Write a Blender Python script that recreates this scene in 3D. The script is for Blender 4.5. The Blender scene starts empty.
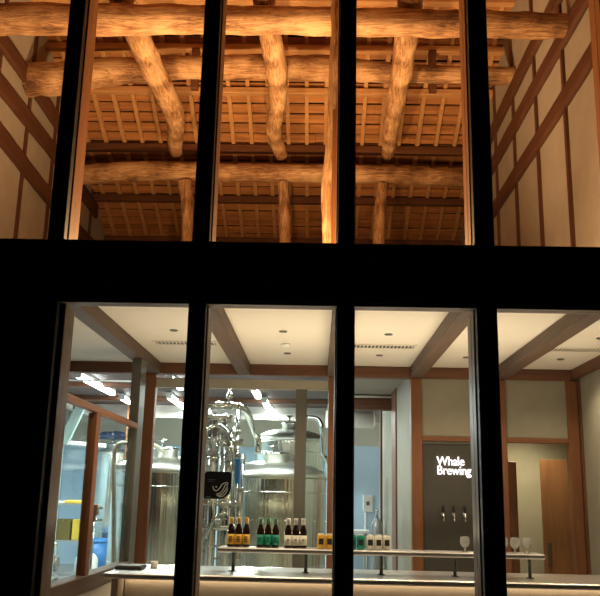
import bpy, bmesh, math, random
from mathutils import Vector, Matrix, noise
random.seed(7)
S = bpy.context.scene
COL = S.collection
PI = math.pi

# ------------------------------------------------------------------ materials
def new_mat(name):
    m = bpy.data.materials.new(name); m.use_nodes = True
    nt = m.node_tree; nt.nodes.clear()
    out = nt.nodes.new('ShaderNodeOutputMaterial')
    return m, nt, out

def principled(nt, out, **k):
    b = nt.nodes.new('ShaderNodeBsdfPrincipled')
    for n, v in k.items():
        b.inputs[n.replace('_', ' ')].default_value = v
    nt.links.new(b.outputs[0], out.inputs[0])
    return b

def coords(nt, scale=(1, 1, 1)):
    t = nt.nodes.new('ShaderNodeTexCoord'); mp = nt.nodes.new('ShaderNodeMapping')
    mp.inputs['Scale'].default_value = scale
    nt.links.new(t.outputs['Object'], mp.inputs[0])
    return mp.outputs[0]

def noise_tex(nt, vec, scale, detail=4, rough=.6, dist=0.0):
    n = nt.nodes.new('ShaderNodeTexNoise')
    n.inputs['Scale'].default_value = scale; n.inputs['Detail'].default_value = detail
    n.inputs['Roughness'].default_value = rough; n.inputs['Distortion'].default_value = dist
    nt.links.new(vec, n.inputs['Vector'])
    return n.outputs['Fac']

def ramp(nt, fac, stops):
    r = nt.nodes.new('ShaderNodeValToRGB')
    e = r.color_ramp.elements
    e[0].position, e[0].color = stops[0][0], (*stops[0][1], 1)
    e[1].position, e[1].color = stops[-1][0], (*stops[-1][1], 1)
    for p, c in stops[1:-1]:
        x = e.new(p); x.color = (*c, 1)
    nt.links.new(fac, r.inputs[0])
    return r.outputs[0]

def bump(nt, h, b, strength=.4, dist=.02):
    n = nt.nodes.new('ShaderNodeBump')
    n.inputs['Strength'].default_value = strength; n.inputs['Distance'].default_value = dist
    nt.links.new(h, n.inputs['Height']); nt.links.new(n.outputs[0], b.inputs['Normal'])

def wood(name, dark, light, axis='Z', rough=.6, grain=6, bmp=.3, mid=None):
    m, nt, out = new_mat(name)
    b = principled(nt, out, Roughness=rough)
    sc = {'X': (.07, 1, 1), 'Y': (1, .07, 1), 'Z': (1, 1, .07)}[axis]
    v = coords(nt, sc)
    n = noise_tex(nt, v, grain * 3, 6, .65, 1.2)
    st = [(.3, dark), (.7, light)]
    if mid: st.insert(1, (.5, mid))
    c = ramp(nt, n, st)
    nt.links.new(c, b.inputs['Base Color'])
    bump(nt, n, b, bmp, .01)
    return m

def log_wood(name, dark, mid, light, axis):
    m, nt, out = new_mat(name)
    b = principled(nt, out, Roughness=.55)
    sc = {'X': (.12, 1, 1), 'Y': (1, .12, 1), 'Z': (1, 1, .12)}[axis]
    v = coords(nt, sc)
    n1 = noise_tex(nt, v, 13, 8, .75, 2.6)
    n2 = noise_tex(nt, coords(nt, (1, 1, 1)), 2.2, 3, .5)
    mx = nt.nodes.new('ShaderNodeMath'); mx.operation = 'MULTIPLY_ADD'
    mx.inputs[1].default_value = .45
    nt.links.new(n2, mx.inputs[0])
    ml = nt.nodes.new('ShaderNodeMath'); ml.operation = 'MULTIPLY'; ml.inputs[1].default_value = .6
    nt.links.new(n1, ml.inputs[0]); nt.links.new(ml.outputs[0], mx.inputs[2])
    c = ramp(nt, mx.outputs[0], [(.40, dark), (.5, mid), (.60, light)])
    nt.links.new(c, b.inputs['Base Color'])
    bump(nt, n1, b, .8, .04)
    return m

def plain(name, col, rough=.5, metal=0.0, var=.08, scale=8, bmp=0.0):
    m, nt, out = new_mat(name)
    b = principled(nt, out, Roughness=rough, Metallic=metal)
    n = noise_tex(nt, coords(nt), scale, 4, .6)
    lo = tuple(max(0, c * (1 - var)) for c in col); hi = tuple(min(1, c * (1 + var)) for c in col)
    nt.links.new(ramp(nt, n, [(.3, lo), (.7, hi)]), b.inputs['Base Color'])
    if bmp: bump(nt, n, b, bmp, .01)
    return m

def emit(name, col, s):
    m, nt, out = new_mat(name)
    e = nt.nodes.new('ShaderNodeEmission'); e.inputs[0].default_value = (*col, 1); e.inputs[1].default_value = s
    nt.links.new(e.outputs[0], out.inputs[0])
    return m

def pane_glass(name, tint=(.97, .98, .97)):
    m, nt, out = new_mat(name)
    t = nt.nodes.new('ShaderNodeBsdfTransparent'); t.inputs[0].default_value = (*tint, 1)
    g = nt.nodes.new('ShaderNodeBsdfGlossy'); g.inputs['Roughness'].default_value = .02
    fr = nt.nodes.new('ShaderNodeFresnel'); fr.inputs[0].default_value = 1.33
    mx = nt.nodes.new('ShaderNodeMixShader')
    ge = nt.nodes.new('ShaderNodeNewGeometry'); sub = nt.nodes.new('ShaderNodeMath'); sub.operation = 'SUBTRACT'; sub.inputs[0].default_value = 1
    mu = nt.nodes.new('ShaderNodeMath'); mu.operation = 'MULTIPLY'
    nt.links.new(ge.outputs['Backfacing'], sub.inputs[1]); nt.links.new(sub.outputs[0], mu.inputs[0]); nt.links.new(fr.outputs[0], mu.inputs[1])
    nt.links.new(mu.outputs[0], mx.inputs[0]); nt.links.new(t.outputs[0], mx.inputs[1]); nt.links.new(g.outputs[0], mx.inputs[2])
    nt.links.new(mx.outputs[0], out.inputs[0])
    return m

def brushed(name, col, rough=.28, axis='Z', streak=0):
    m, nt, out = new_mat(name)
    b = principled(nt, out, Metallic=1.0, Roughness=rough)
    b.inputs['Base Color'].default_value = (*col, 1)
    sc = {'X': (.02, 1, 1), 'Y': (1, .02, 1), 'Z': (1, 1, .02)}[axis]
    n = noise_tex(nt, coords(nt, sc), 60, 3, .6)
    bump(nt, n, b, .05, .002)
    if streak:
        n2 = noise_tex(nt, coords(nt, sc), 16, 3, .6); bump(nt, n2, b, streak, .02)
    return m

M = {}
M['black'] = plain('charred_timber', (.0045, .004, .004), .5, 0, .3, 12, .1)
M['frame'] = wood('frame_brown', (.085, .048, .03), (.15, .088, .055), 'Z', .45, 5, .1)
M['frameX'] = wood('frame_brown_x', (.085, .048, .03), (.15, .088, .055), 'X', .45, 5, .1)
M['inner'] = wood('inner_orange_wood', (.13, .048, .016), (.22, .088, .03), 'Z', .5, 5, .1)
for a in 'XYZ':
    M['log' + a] = log_wood('log_' + a, (.085, .035, .015), (.36, .19, .085), (.66, .43, .235), a)
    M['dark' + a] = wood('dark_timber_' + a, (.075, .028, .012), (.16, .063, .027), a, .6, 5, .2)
    M['beam' + a] = wood('ceiling_beam_' + a, (.070, .040, .025), (.125, .074, .046), a, .6, 5, .2)
    M['post' + a] = wood('red_brown_post_' + a, (.13, .046, .016), (.22, .085, .03), a, .5, 5, .15)
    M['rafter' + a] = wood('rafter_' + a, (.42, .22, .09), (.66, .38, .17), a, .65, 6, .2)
    M['gab' + a] = wood('gable_timber_' + a, (.060, .022, .012), (.12, .048, .025), a, .6, 5, .2)
# roof boards: a colour per board row comes from the boards themselves
M['boards'] = wood('roof_boards', (.24, .10, .034), (.60, .28, .095), 'X', .7, 2.2, .3, (.42, .185, .062))
M['plaster'] = plain('gable_plaster', (.36, .335, .30), .85, 0, .07, 3, .05)
M['plaster2'] = plain('bar_plaster', (.27, .245, .185), .85, 0, .08, 4, .08)
M['plaster4'] = plain('recess_plaster', (.56, .53, .40), .85, 0, .06, 4, .05)
M['plaster5'] = plain('corridor_plaster', (.33, .32, .25), .85, 0, .06, 4, .05)
M['plaster3'] = plain('kneewall_plaster', (.50, .42, .32), .8, 0, .05, 4, .05)
M['ceil'] = plain('cream_ceiling', (.72, .665, .57), .9, 0, .02, 3)
M['floor'] = plain('concrete_floor', (.30, .29, .27), .4, 0, .12, 3)
M['ground'] = plain('asphalt', (.04, .04, .04), .9, 0, .3, 20)
M['deck'] = wood('deck_boards', (.12, .06, .03), (.22, .12, .06), 'X', .7, 3)
M['bceil'] = wood('brewery_ceiling_boards', (.038, .018, .012), (.078, .04, .027), 'X', .6, 2, .2)
M['cream'] = plain('cream_wall', (.72, .66, .55), .8, 0, .04, 2)
M['blue'] = plain('pale_blue_panel', (.52, .71, .87), .5, 0, .04, 1.5)
M['mint'] = plain('pale_green_paint', (.28, .38, .36), .5, 0, .05)
M['steel'] = brushed('stainless', (.80, .81, .73), .20, 'Z', .8)
M['steeldome'] = brushed('stainless_dome', (.84, .85, .78), .34, 'X')
M['steelX'] = brushed('stainless_counter', (.74, .72, .70), .30, 'X')
M['chrome'] = brushed('polished_pipe', (.86, .86, .83), .12, 'Z')
M['alu'] = plain('aluminium_frame', (.125, .12, .10), .45, .3, .06, 3)
M['alubeige'] = plain('beige_aluminium', (.36, .33, .26), .5, .1, .05, 3)
M['panel'] = plain('tap_wall_panel', (.085, .08, .068), .42, .55, .10, 2)
M['jet'] = None
M['glass'] = pane_glass('window_glass')
M['glass2'] = pane_glass('inner_glass', (.95, .98, .96))
M['door'] = wood('door_wood', (.24, .105, .04), (.36, .17, .07), 'Z', .5, 4, .1)
M['bottle'] = plain('brown_bottle_glass', (.020, .008, .004), .08, 0, .1)
M['yellow'] = plain('yellow_label', (.72, .40, .03), .5, 0, .04)
M['green'] = plain('green_label', (.0, .26, .16), .5, 0, .04)
M['white'] = plain('off_white_label', (.78, .74, .62), .5, 0, .03)
M['ink'] = plain('dark_ink', (.02, .02, .02), .5)
M['gold'] = plain('gold_foil', (.62, .34, .08), .35, .7, .05)
M['foilg'] = plain('green_foil', (.10, .32, .22), .35, .5, .05)
M['foilw'] = plain('silver_foil', (.75, .74, .70), .35, .5, .05)
M['can'] = plain('can_metal', (.75, .75, .74), .3, .9, .03)
M['tap'] = plain('black_tap_handle', (.012, .012, .012), .35)
M['jet'] = plain('jet_black_board', (.003, .003, .003), .6)
[n for n in M['jet'].node_tree.nodes if n.type == 'BSDF_PRINCIPLED'][0].inputs['Specular IOR Level'].default_value = .1
M['whitepl'] = plain('white_plastic', (.80, .80, .76), .45, 0, .03)
M['hose'] = plain('cream_hose', (.74, .70, .58), .45, 0, .04)
M['copper'] = plain('copper_bracket', (.35, .14, .08), .4, .6, .1)
M['bluebin'] = plain('blue_plastic', (.03, .20, .52), .4, 0, .05)
M['bluecap'] = plain('dark_blue_cover', (.06, .10, .24), .45, 0, .1)
M['olive'] = plain('olive_crate', (.13, .095, .018), .5, 0, .1)
M['yell2'] = plain('yellow_plastic', (.75, .52, .06), .5, 0, .05)
M['rack'] = plain('grey_rack', (.42, .42, .40), .4, .6, .05)
M['grey'] = plain('grey_soffit', (.30, .275, .235), .8, 0, .05, 3)
M['led'] = emit('led_strip', (1, .74, .48), 7)
M['tube'] = emit('fluorescent_tube', (.88, .96, 1), 26)
M['neon'] = emit('sign_letters_glow', (1, .87, .85), 2.2)
M['lens'] = plain('downlight_lens', (.03, .028, .025), .3)
M['clear'] = None
m, nt, out = new_mat('drinking_glass')
g = principled(nt, out, Roughness=.12, IOR=1.3); g.inputs['Transmission Weight'].default_value = .82; g.inputs['Base Color'].default_value = (.95, .95, .93, 1)
M['clear'] = m

# ------------------------------------------------------------------ mesh helpers
class MB:
    def __init__(s): s.bm = bmesh.new()
    def box(s, x0, x1, y0, y1, z0, z1, b=0.0, seg=1):
        r = bmesh.ops.create_cube(s.bm, size=1)
        for v in r['verts']:
            v.co = Vector((x0 + (v.co.x + .5) * (x1 - x0), y0 + (v.co.y + .5) * (y1 - y0), z0 + (v.co.z + .5) * (z1 - z0)))
        if b:
            es = {e for v in r['verts'] for e in v.link_edges}
            bmesh.ops.bevel(s.bm, geom=list(es), offset=b, segments=seg, profile=.5, affect='EDGES')
        return s
    def hexa(s, p):     # eight corners: bottom 0-3, top 4-7
        v = [s.bm.verts.new(q) for q in p]
        for f in ((3, 2, 1, 0), (4, 5, 6, 7), (0, 1, 5, 4), (1, 2, 6, 5), (2, 3, 7, 6), (3, 0, 4, 7)):
            s.bm.faces.new([v[i] for i in f])
        return s
    def tube(s, pts, rad, n=12, cap=True, rough=0.0, seed=0, smooth=True, dome=False):
        pts = [Vector(p) for p in pts]
        rad = list(rad) if isinstance(rad, (list, tuple)) else [rad] * len(pts)
        rings = []
        up = None
        for i, p in enumerate(pts):
            t = (pts[min(i + 1, len(pts) - 1)] - pts[max(i - 1, 0)]).normalized()
            if up is None:
                up = Vector((0, 0, 1)) if abs(t.z) < .9 else Vector((1, 0, 0))
            a = t.cross(up).normalized(); bb = a.cross(t).normalized(); up = bb
            ring = []
            for k in range(n):
                an = 2 * PI * k / n
                d = a * math.cos(an) + bb * math.sin(an)
                r = rad[i]
                if rough:
                    q = p + d * r
                    r *= 1 + rough * noise.noise(q * 3.1 + Vector((seed, 0, 0))) + rough * .5 * noise.noise(q * 9 + Vector((0, seed, 0)))
                ring.append(s.bm.verts.new(p + d * r))
            rings.append(ring)
        for r0, r1 in zip(rings, rings[1:]):
            for k in range(n):
                f = s.bm.faces.new((r0[k], r0[(k + 1) % n], r1[(k + 1) % n], r1[k])); f.smooth = smooth
        if cap:
            s.bm.faces.new(rings[0][::-1]); s.bm.faces.new(rings[-1])
        return s
    def lathe(s, cx, cy, prof, n=24, smooth=True):
        rings = []
        for r, z in prof:
            if r < 1e-5: rings.append([s.bm.verts.new((cx, cy, z))])
            else: rings.append([s.bm.verts.new((cx + r * math.cos(2 * PI * k / n), cy + r * math.sin(2 * PI * k / n), z)) for k in range(n)])
        for r0, r1 in zip(rings, rings[1:]):
            for k in range(n):
                k2 = (k + 1) % n
                if len(r0) == 1 and len(r1) == 1: continue
                if len(r0) == 1: f = s.bm.faces.new((r0[0], r1[k2], r1[k]))
                elif len(r1) == 1: f = s.bm.faces.new((r0[k], r0[k2], r1[0]))
                else: f = s.bm.faces.new((r0[k], r0[k2], r1[k2], r1[k]))
                f.smooth = smooth
        if len(rings[0]) > 1: s.bm.faces.new(rings[0][::-1])
        if len(rings[-1]) > 1: s.bm.faces.new(rings[-1])
        return s
    def prism(s, poly, y0, y1):       # polygon in x,z extruded in y
        a = [s.bm.verts.new((x, y0, z)) for x, z in poly]; b = [s.bm.verts.new((x, y1, z)) for x, z in poly]
        s.bm.faces.new(a); s.bm.faces.new(b[::-1])
        n = len(poly)
        for k in range(n): s.bm.faces.new((a[k], b[k], b[(k + 1) % n], a[(k + 1) % n]))
        return s
    def prism_x(s, poly, x0, x1):     # polygon in y,z extruded in x
        a = [s.bm.verts.new((x0, y, z)) for y, z in poly]; b = [s.bm.verts.new((x1, y, z)) for y, z in poly]
        s.bm.faces.new(a); s.bm.faces.new(b[::-1])
        n = len(poly)
        for k in range(n): s.bm.faces.new((a[k], b[k], b[(k + 1) % n], a[(k + 1) % n]))
        return s
    def build(s, name, mat, parent=None):
        bmesh.ops.recalc_face_normals(s.bm, faces=s.bm.faces)
        if parent is not None:
            org = root_loc(parent)
        else:
            cs = [v.co for v in s.bm.verts]
            org = Vector(((min(c.x for c in cs) + max(c.x for c in cs)) / 2, (min(c.y for c in cs) + max(c.y for c in cs)) / 2, min(c.z for c in cs)))
        bmesh.ops.translate(s.bm, verts=s.bm.verts, vec=-org)
        me = bpy.data.meshes.new(name); s.bm.to_mesh(me); s.bm.free()
        me.materials.append(mat)
        o = bpy.data.objects.new(name, me); COL.objects.link(o)
        if parent is not None: o.parent = parent
        else: o.location = org
        return o

def root_loc(o):
    v = Vector((0, 0, 0))
    while o is not None:
        v += o.location; o = o.parent
    return v

def tag(o, label, cat, group=None):
    o['label'] = label; o['category'] = cat
    if group: o['group'] = group
    return o
def struct(o):
    o['kind'] = 'structure'; return o
def thing(name, label, cat, loc, group=None):
    o = bpy.data.objects.new(name, None); COL.objects.link(o); o.location = loc; o.empty_display_size = .1
    return tag(o, label, cat, group)
def shell(name, loc=(0, 0, 0)):
    o = bpy.data.objects.new(name, None); COL.objects.link(o); o.location = loc
    return struct(o)
KIDS = {}
def dup(root, loc, label):
    r = root.copy(); COL.objects.link(r); r.location = loc; r['label'] = label
    for ch in list(root.children):
        c = ch.copy(); COL.objects.link(c); c.parent = r
        for g in list(ch.children):
            d = g.copy(); COL.objects.link(d); d.parent = c
    return r
def spline(pts, n=40):
    P = [Vector(p) for p in pts]; out = []
    m = len(P) - 1
    for k in range(n + 1):
        t = k / n * m; i = min(int(t), m - 1); u = t - i
        p0, p1, p2, p3 = P[max(i - 1, 0)], P[i], P[i + 1], P[min(i + 2, m)]
        out.append(.5 * ((2 * p1) + (p2 - p0) * u + (2 * p0 - 5 * p1 + 4 * p2 - p3) * u * u + (3 * p1 - p0 - 3 * p2 + p3) * u ** 3))
    return out
def log(name, pts, rads, axis, label, cat, seed, rough=.13, n=60, group=None, mat=None):
    c = spline([(*p, ) for p in pts], n)
    r = [v.x for v in spline([(q, 0, 0) for q in rads], n)]
    o = MB().tube(c, r, 20, True, rough, seed).build(name, mat or M['log' + axis])
    return tag(o, label, cat, group)

# ------------------------------------------------------------------ camera
import numpy as np
f = 832.0
ey = np.array([16, -203, -f]); ez = np.array([74, 3418, -f])
ey /= np.linalg.norm(ey); ez = ez - ez.dot(ey) * ey; ez /= np.linalg.norm(ez); ex = np.cross(ey, ez)
R = np.stack([ex, ey, ez], 1)
cd = bpy.data.cameras.new('camera'); cam = bpy.data.objects.new('camera', cd); COL.objects.link(cam)
cd.sensor_fit = 'HORIZONTAL'; cd.sensor_width = 36; cd.lens = f / 600 * 36; cd.clip_start = .05
Mx = Matrix.Identity(4)
for i in range(3):
    for j in range(3): Mx[i][j] = R[j][i]
Mx.translation = Vector((0, 0, 1.55))
cam.matrix_world = Mx
S.camera = cam

# ------------------------------------------------------------------ dimensions
XL, XR = -4.5, 2.9                  # gable walls of the loft
EY, EZ = 16.65, 6.84                # back eave of the roof
RY = 10.8
def roof_z(y):                      # underside of the roof boards
    return 8.80 - .427 * (y - 12.07) if y >= RY else 8.80 - .427 * (RY - 12.07) - .427 * (RY - y)
RZ = roof_z(RY)
POSTS = [(-2.62, -2.515), (-1.725, -1.62), (-.806, -.698), (.110, .216), (.965, 1.09), (1.88, 1.99)]

# ------------------------------------------------------------------ setting: ground, floors, facade wall
struct(MB().box(-12, 12, -6, 4.9, -.12, -.02).build('floor_outside', M['ground']))
struct(MB().box(-6.2, 3.6, 4.9, 20.6, -.12, 0).build('floor', M['floor']))
struct(MB().box(-2.75, 2.9, 5.112, 9.06, 2.98, 3.04).build('ceiling', M['ceil']))
struct(MB().box(XL, XR, 5.112, 9.3, 3.041, 3.10).build('floor_loft_front', M['deck']))
struct(MB().box(XL, XR, 9.3, EY, 3.45, 3.52).build('floor_loft_back', M['deck']))
# facade
struct(MB().box(-6.2, -1.73, 5.02, 5.11, 0, 2.737).box(-6.2, -4.5, 5.02, 5.3, 2.737, 6.8).box(-4.5, -2.75, 5.112, 5.3, 0, 3.04).build('wall_front', M['black']))
struct(MB().box(-4.5, 3.6, 5.02, 5.3, 5.35, 6.75).build('wall_front_upper', M['black']))
struct(MB().box(-4.5, -2.63, 5.02, 5.3, 3.126, 5.35).build('wall_front_left', M['black']))
struct(MB().box(2.86, 3.6, 5.02, 5.3, 0, 5.35).build('wall_front_right', M['black']))
struct(MB().box(-1.6, 2.86, 5.02, 5.3, 0, .40).build('wall_front_sill', M['black']))
tag(MB().box(-4.5, 2.86, 4.99, 5.11, 2.737, 3.125, .006).build('transom_beam', M['black']),
    'wide black horizontal transom beam between the upper and lower windows', 'beam')
# thin board lines on the dark wall
trim = MB()
trim.box(-4.4, -1.74, 5.005, 5.02, 2.64, 2.695)
for k in range(9): trim.box(-1.95 - .3 * k, -1.92 - .3 * k, 5.008, 5.02, 0, 2.64)
struct(trim.build('trim_1', M['black']))
pn = ['leftmost black facade post, left of the loft window showing the left gable', 'black facade post at the left end of the lower windows',
      'black facade post in front of the pipework, second one in the lower window row', 'black middle facade post in front of the loft log post',
      'black facade post just right of the glowing white wall sign', 'rightmost black facade post, at the right edge above the door bay']
for i, (xa, xb) in enumerate(POSTS):
    z0 = 3.126 if i == 0 else 0
    tag(MB().box(xa, xb, 4.985, 5.06, z0, 5.45, .006).build('facade_post', M['black']), pn[i], 'post')

def window(n, x0, x1, z0, z1, tl=.008, tr=.008):
    w = shell('window_%d' % n, ((x0 + x1) / 2, 5.2, z0))
    t = .03; ex = .045                     # the jambs reach behind the posts
    mt = M['inner'] if z0 > 3 else M['frame']
    for a, b in ((x0 - ex, x0 + tl), (x1 - tr, x1 + ex)):
        j = MB().box(a, b, 5.061, 5.15, z0, z1, .003).build('jamb', mt, w)
        MB().box(a, b - .003 if a < x0 else b, 5.156, 5.27, z0, z1, .003).build('bead', mt, j)
    MB().box(x0 + .001, x1 - .001, 5.005, 5.06, z1, z1 + .014, .002).box(x0 - ex, x1 + ex, 5.061, 5.115, z1, z1 + .014, .002).build('head_rail', M['frameX'], w)
    MB().box(x0 + tl, x1 - tr, 5.08, 5.26, z0, z0 + .012, .003).build('bottom_rail', M['frameX'], w)
    MB().box(x0 + tl, x1 - tr, 5.15, 5.158, z0 + .012, z1).build('pane', M['glass'], w)
k = 1
PX = POSTS + [(2.86, 2.96)]
for a, b in zip(PX, PX[1:]):
    window(k, a[1], b[0], 3.126, 5.35); k += 1
for a, b in zip(PX[1:], PX[2:]):
    window(k, a[1], b[0], .40, 2.721, .03 if k == 7 else .008); k += 1

# ------------------------------------------------------------------ loft: walls, roof, logs
def gable(name, x0, x1, face, sgn, beams, hr):
    w = shell(name, ((x0 + x1) / 2, 10.8, 3.1))
    MB().prism_x([(5.3, 3.1), (EY + .2, 3.1), (EY + .2, roof_z(EY + .2)), (RY, RZ + .02), (5.3, roof_z(5.3))], x0, x1).build('plaster_wall', M['plaster'], w)
    for y in (6.7, 7.95, 9.12, 10.36, 11.6, 12.85, 14.1, 15.3):
        s = MB(); s.box(*sorted((face, face + sgn * .035)), y - .04, y + .04, 3.1, roof_z(y) - .03)
        s.build('stud', M['gabZ'], w)
    for z, sag in beams:
        yr = [5.35 + (EY - .1 - 5.35) * q / 24 for q in range(25)]
        yr = [y for y in yr if z + .2 < roof_z(y)]
        pts = spline([(face + sgn * .03, y, z + sag * math.sin(y * .55 + z)) for y in yr], 60)
        s = MB().tube(pts, hr, 12, True, .10, z)
        for v in s.bm.verts:                       # squared against the plaster
            v.co.x = face + sgn * max(-.02, min(.07, (v.co.x - face) * sgn))
        s.build('wall_beam', M['gabY'], w)
gable('wall_left', XL - .12, XL, XL, 1, ((6.38, -.09), (7.06, .05), (7.66, .03)), .145)
gable('wall_right', XR, XR + .12, XR, -1, ((6.27, .03), (7.02, .04), (7.62, .02)), .115)
struct(MB().box(XL, XR, EY, EY + .12, 3.1, EZ - .05).build('wall_back', M['plaster']))

roof = shell('roof', (0, RY, RZ))
sh = MB()
nb = 30
for sl in (0, 1):
    ya, yb = RY, (EY + .5 if sl == 0 else 4.7)
    for i in range(nb):
        y0 = ya + (yb - ya) * i / nb; y1 = ya + (yb - ya) * (i + 1) / nb
        g = .07 * (1 if yb > ya else -1)
        z0, z1 = roof_z(y0), roof_z(y1 - g)
        l0 = .022 + .006 * random.random()
        # each board tips a little so that its lower edge stands proud of the next one
        x = XL - .1
        while x < XR + .1:
            xe = min(XR + .1, x + random.uniform(.9, 2.2))
            dz = random.uniform(-.006, .006)
            sh.hexa([(x, y0, z0 + .012 + dz), (xe - .006, y0, z0 + .012 + dz), (xe - .006, y1 - g, z1 - .006 + dz), (x, y1 - g, z1 - .006 + dz),
                     (x, y0, z0 + .012 + l0 + dz), (xe - .006, y0, z0 + .012 + l0 + dz), (xe - .006, y1 - g, z1 - .006 + l0 + dz), (x, y1 - g, z1 - .006 + l0 + dz)])
            x = xe
sh.build('roof_boards', M['boards'], roof)
ov = MB()
ov.hexa([(XL - .3, RY, RZ + .06), (XR + .3, RY, RZ + .06), (XR + .3, EY + .9, roof_z(EY + .9) + .06), (XL - .3, EY + .9, roof_z(EY + .9) + .06),
         (XL - .3, RY, RZ + .16), (XR + .3, RY, RZ + .16), (XR + .3, EY + .9, roof_z(EY + .9) + .16), (XL - .3, EY + .9, roof_z(EY + .9) + .16)])
ov.hexa([(XL - .3, RY, RZ + .06), (XR + .3, RY, RZ + .06), (XR + .3, 4.2, roof_z(4.2) + .06), (XL - .3, 4.2, roof_z(4.2) + .06),
         (XL - .3, RY, RZ + .16), (XR + .3, RY, RZ + .16), (XR + .3, 4.2, roof_z(4.2) + .16), (XL - .3, 4.2, roof_z(4.2) + .16)])
ov.build('roof_covering', M['black'], roof)
for i in range(22):
    x = -4.29 + .335 * i
    w = random.uniform(.030, .038)
    r = MB()
    y0, y1 = RY, EY + .2
    d = .07
    r.hexa([(x - w, y0, roof_z(y0) - d), (x + w, y0, roof_z(y0) - d), (x + w, y1, roof_z(y1) - d), (x - w, y1, roof_z(y1) - d),
            (x - w, y0, roof_z(y0)), (x + w, y0, roof_z(y0)), (x + w, y1, roof_z(y1)), (x - w, y1, roof_z(y1))])
    r.build('rafter', M['rafterY'], roof)
pl = ['highest visible roof purlin, above the front horizontal log', 'roof purlin showing between the front and second horizontal logs',
      'bright roof purlin right under the second horizontal log', 'dark roof purlin between the second and third horizontal logs',
      'dark roof purlin just below the third horizontal log', 'lowest dark purlin along the back eave of the roof']
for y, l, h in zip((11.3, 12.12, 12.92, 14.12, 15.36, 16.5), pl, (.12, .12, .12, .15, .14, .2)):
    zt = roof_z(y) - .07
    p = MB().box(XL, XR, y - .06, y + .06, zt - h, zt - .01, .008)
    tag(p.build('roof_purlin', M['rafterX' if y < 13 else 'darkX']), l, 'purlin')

log('log_beam', [(XL - .02, 8.8, 7.07), (-2.6, 8.8, 7.07), (-.8, 8.8, 7.075), (.8, 8.8, 7.06), (2.0, 8.8, 7.045), (XR + .02, 8.8, 7.03)],
    [.195, .185, .165, .165, .158, .14], 'X', 'nearest horizontal log beam, thick and straight, across the top of the loft windows', 'beam', 3)
log('log_beam', [(XL - .02, 11.5, 7.70), (-3.85, 11.5, 7.775), (-2.65, 11.5, 7.92), (-1.1, 11.5, 7.97), (.2, 11.5, 7.95), (1.17, 11.5, 7.89), (XR + .02, 11.5, 7.86)],
    [.27, .25, .19, .19, .19, .15, .13], 'X', 'second horizontal log beam, thick at the left end and thinner right, resting on the sloping logs', 'beam', 11, .16)
log('log_beam', [(XL - .02, 13.6, 6.98), (-3.8, 13.6, 7.06), (-3.0, 13.6, 7.115), (-1.25, 13.6, 7.10), (.15, 13.6, 7.10), (1.37, 13.6, 7.085), (XR + .02, 13.6, 7.01)],
    [.17, .175, .175, .155, .165, .155, .14], 'X', 'third and farthest horizontal log beam, bowed and dark on its upper side', 'beam', 23, .12)
# logs that run front to back over the first and third beams
log('depth_log', [(-2.52, 8.1, 7.50), (-2.46, 9.0, 7.44), (-2.38, 10.4, 7.36), (-2.31, 11.9, 7.38), (-2.46, 12.9, 7.37), (-2.50, 13.28, 7.345)],
    [.15, .155, .165, .155, .125, .105], 'Y', 'leaning rough log running back under the second beam at left', 'beam', 31, .15)
log('depth_log', [(-.76, 8.1, 7.45), (-.72, 9.0, 7.40), (-.66, 10.2, 7.37), (-.66, 11.4, 7.38), (-.78, 12.4, 7.36), (-.69, 13.30, 7.315)],
    [.14, .14, .15, .135, .12, .11], 'Y', 'S-curved pale log running back in the middle of the loft', 'beam', 37, .12)
log('depth_log', [(1.00, 8.1, 7.45), (1.04, 9.0, 7.41), (1.09, 10.4, 7.37), (1.10, 11.8, 7.37), (1.13, 13.28, 7.335)],
    [.16, .155, .15, .135, .105], 'Y', 'knotty leaning log running back at right of the loft', 'beam', 41, .15)
for i, (pts, r, l) in enumerate((
    ([(-2.38, 13.6, 6.925), (-2.31, 13.6, 6.5), (-2.28, 13.6, 5.85), (-2.27, 13.6, 4.6), (-2.25, 13.6, 3.52)], [.125, .115, .1, .11, .12], 'crooked log post under the third beam at left'),
    ([(-.66, 13.6, 6.925), (-.63, 13.6, 6.5), (-.60, 13.6, 5.85), (-.6, 13.6, 4.6), (-.6, 13.6, 3.52)], [.1, .1, .105, .11, .12], 'straight log post under the third beam in the middle'),
    ([(1.08, 13.6, 6.925), (1.03, 13.6, 6.5), (1.0, 13.6, 5.85), (.98, 13.6, 4.6), (.97, 13.6, 3.52)], [.1, .105, .1, .11, .12], 'straight log post under the third beam at right'))):
    log('log_post', pts, r, 'Z', l, 'post', 50 + i, .12)
log('log_post', [(.10, 7.8, 3.10), (.095, 7.8, 4.0), (.085, 7.8, 4.5), (.135, 7.8, 5.2), (.15, 7.8, 6.0), (.155, 7.8, 6.7), (.16, 7.8, 8.0)],
    [.08, .068, .085, .085, .085, .075, .07], 'Z', 'tall pale log post standing in front of the nearest beam beside the middle facade post', 'post', 61, .12)
tag(MB().box(.105, .175, 7.62, 7.69, 3.10, 5.35, .004).build('timber_batten', M['inner']), 'squared orange timber batten right against the tall pale log post', 'batten')
# small struts between beams and roof
for i, (x, y, z0, l) in enumerate(((-2.05, 12.1, 7.9, 'short dark strut up to the purlin beside the left sloping log'), (1.75, 12.1, 7.9, 'short dark strut up to the purlin right of the right sloping log'),
                     (-1.95, 12.92, 7.2, 'dark strut below the bright purlin beside the left sloping log'))):
    tag(MB().box(x - .06, x + .06, y - .055, y + .055, z0, roof_z(y) - .17, .005).build('roof_strut', M['darkZ']), l, 'strut')

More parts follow.
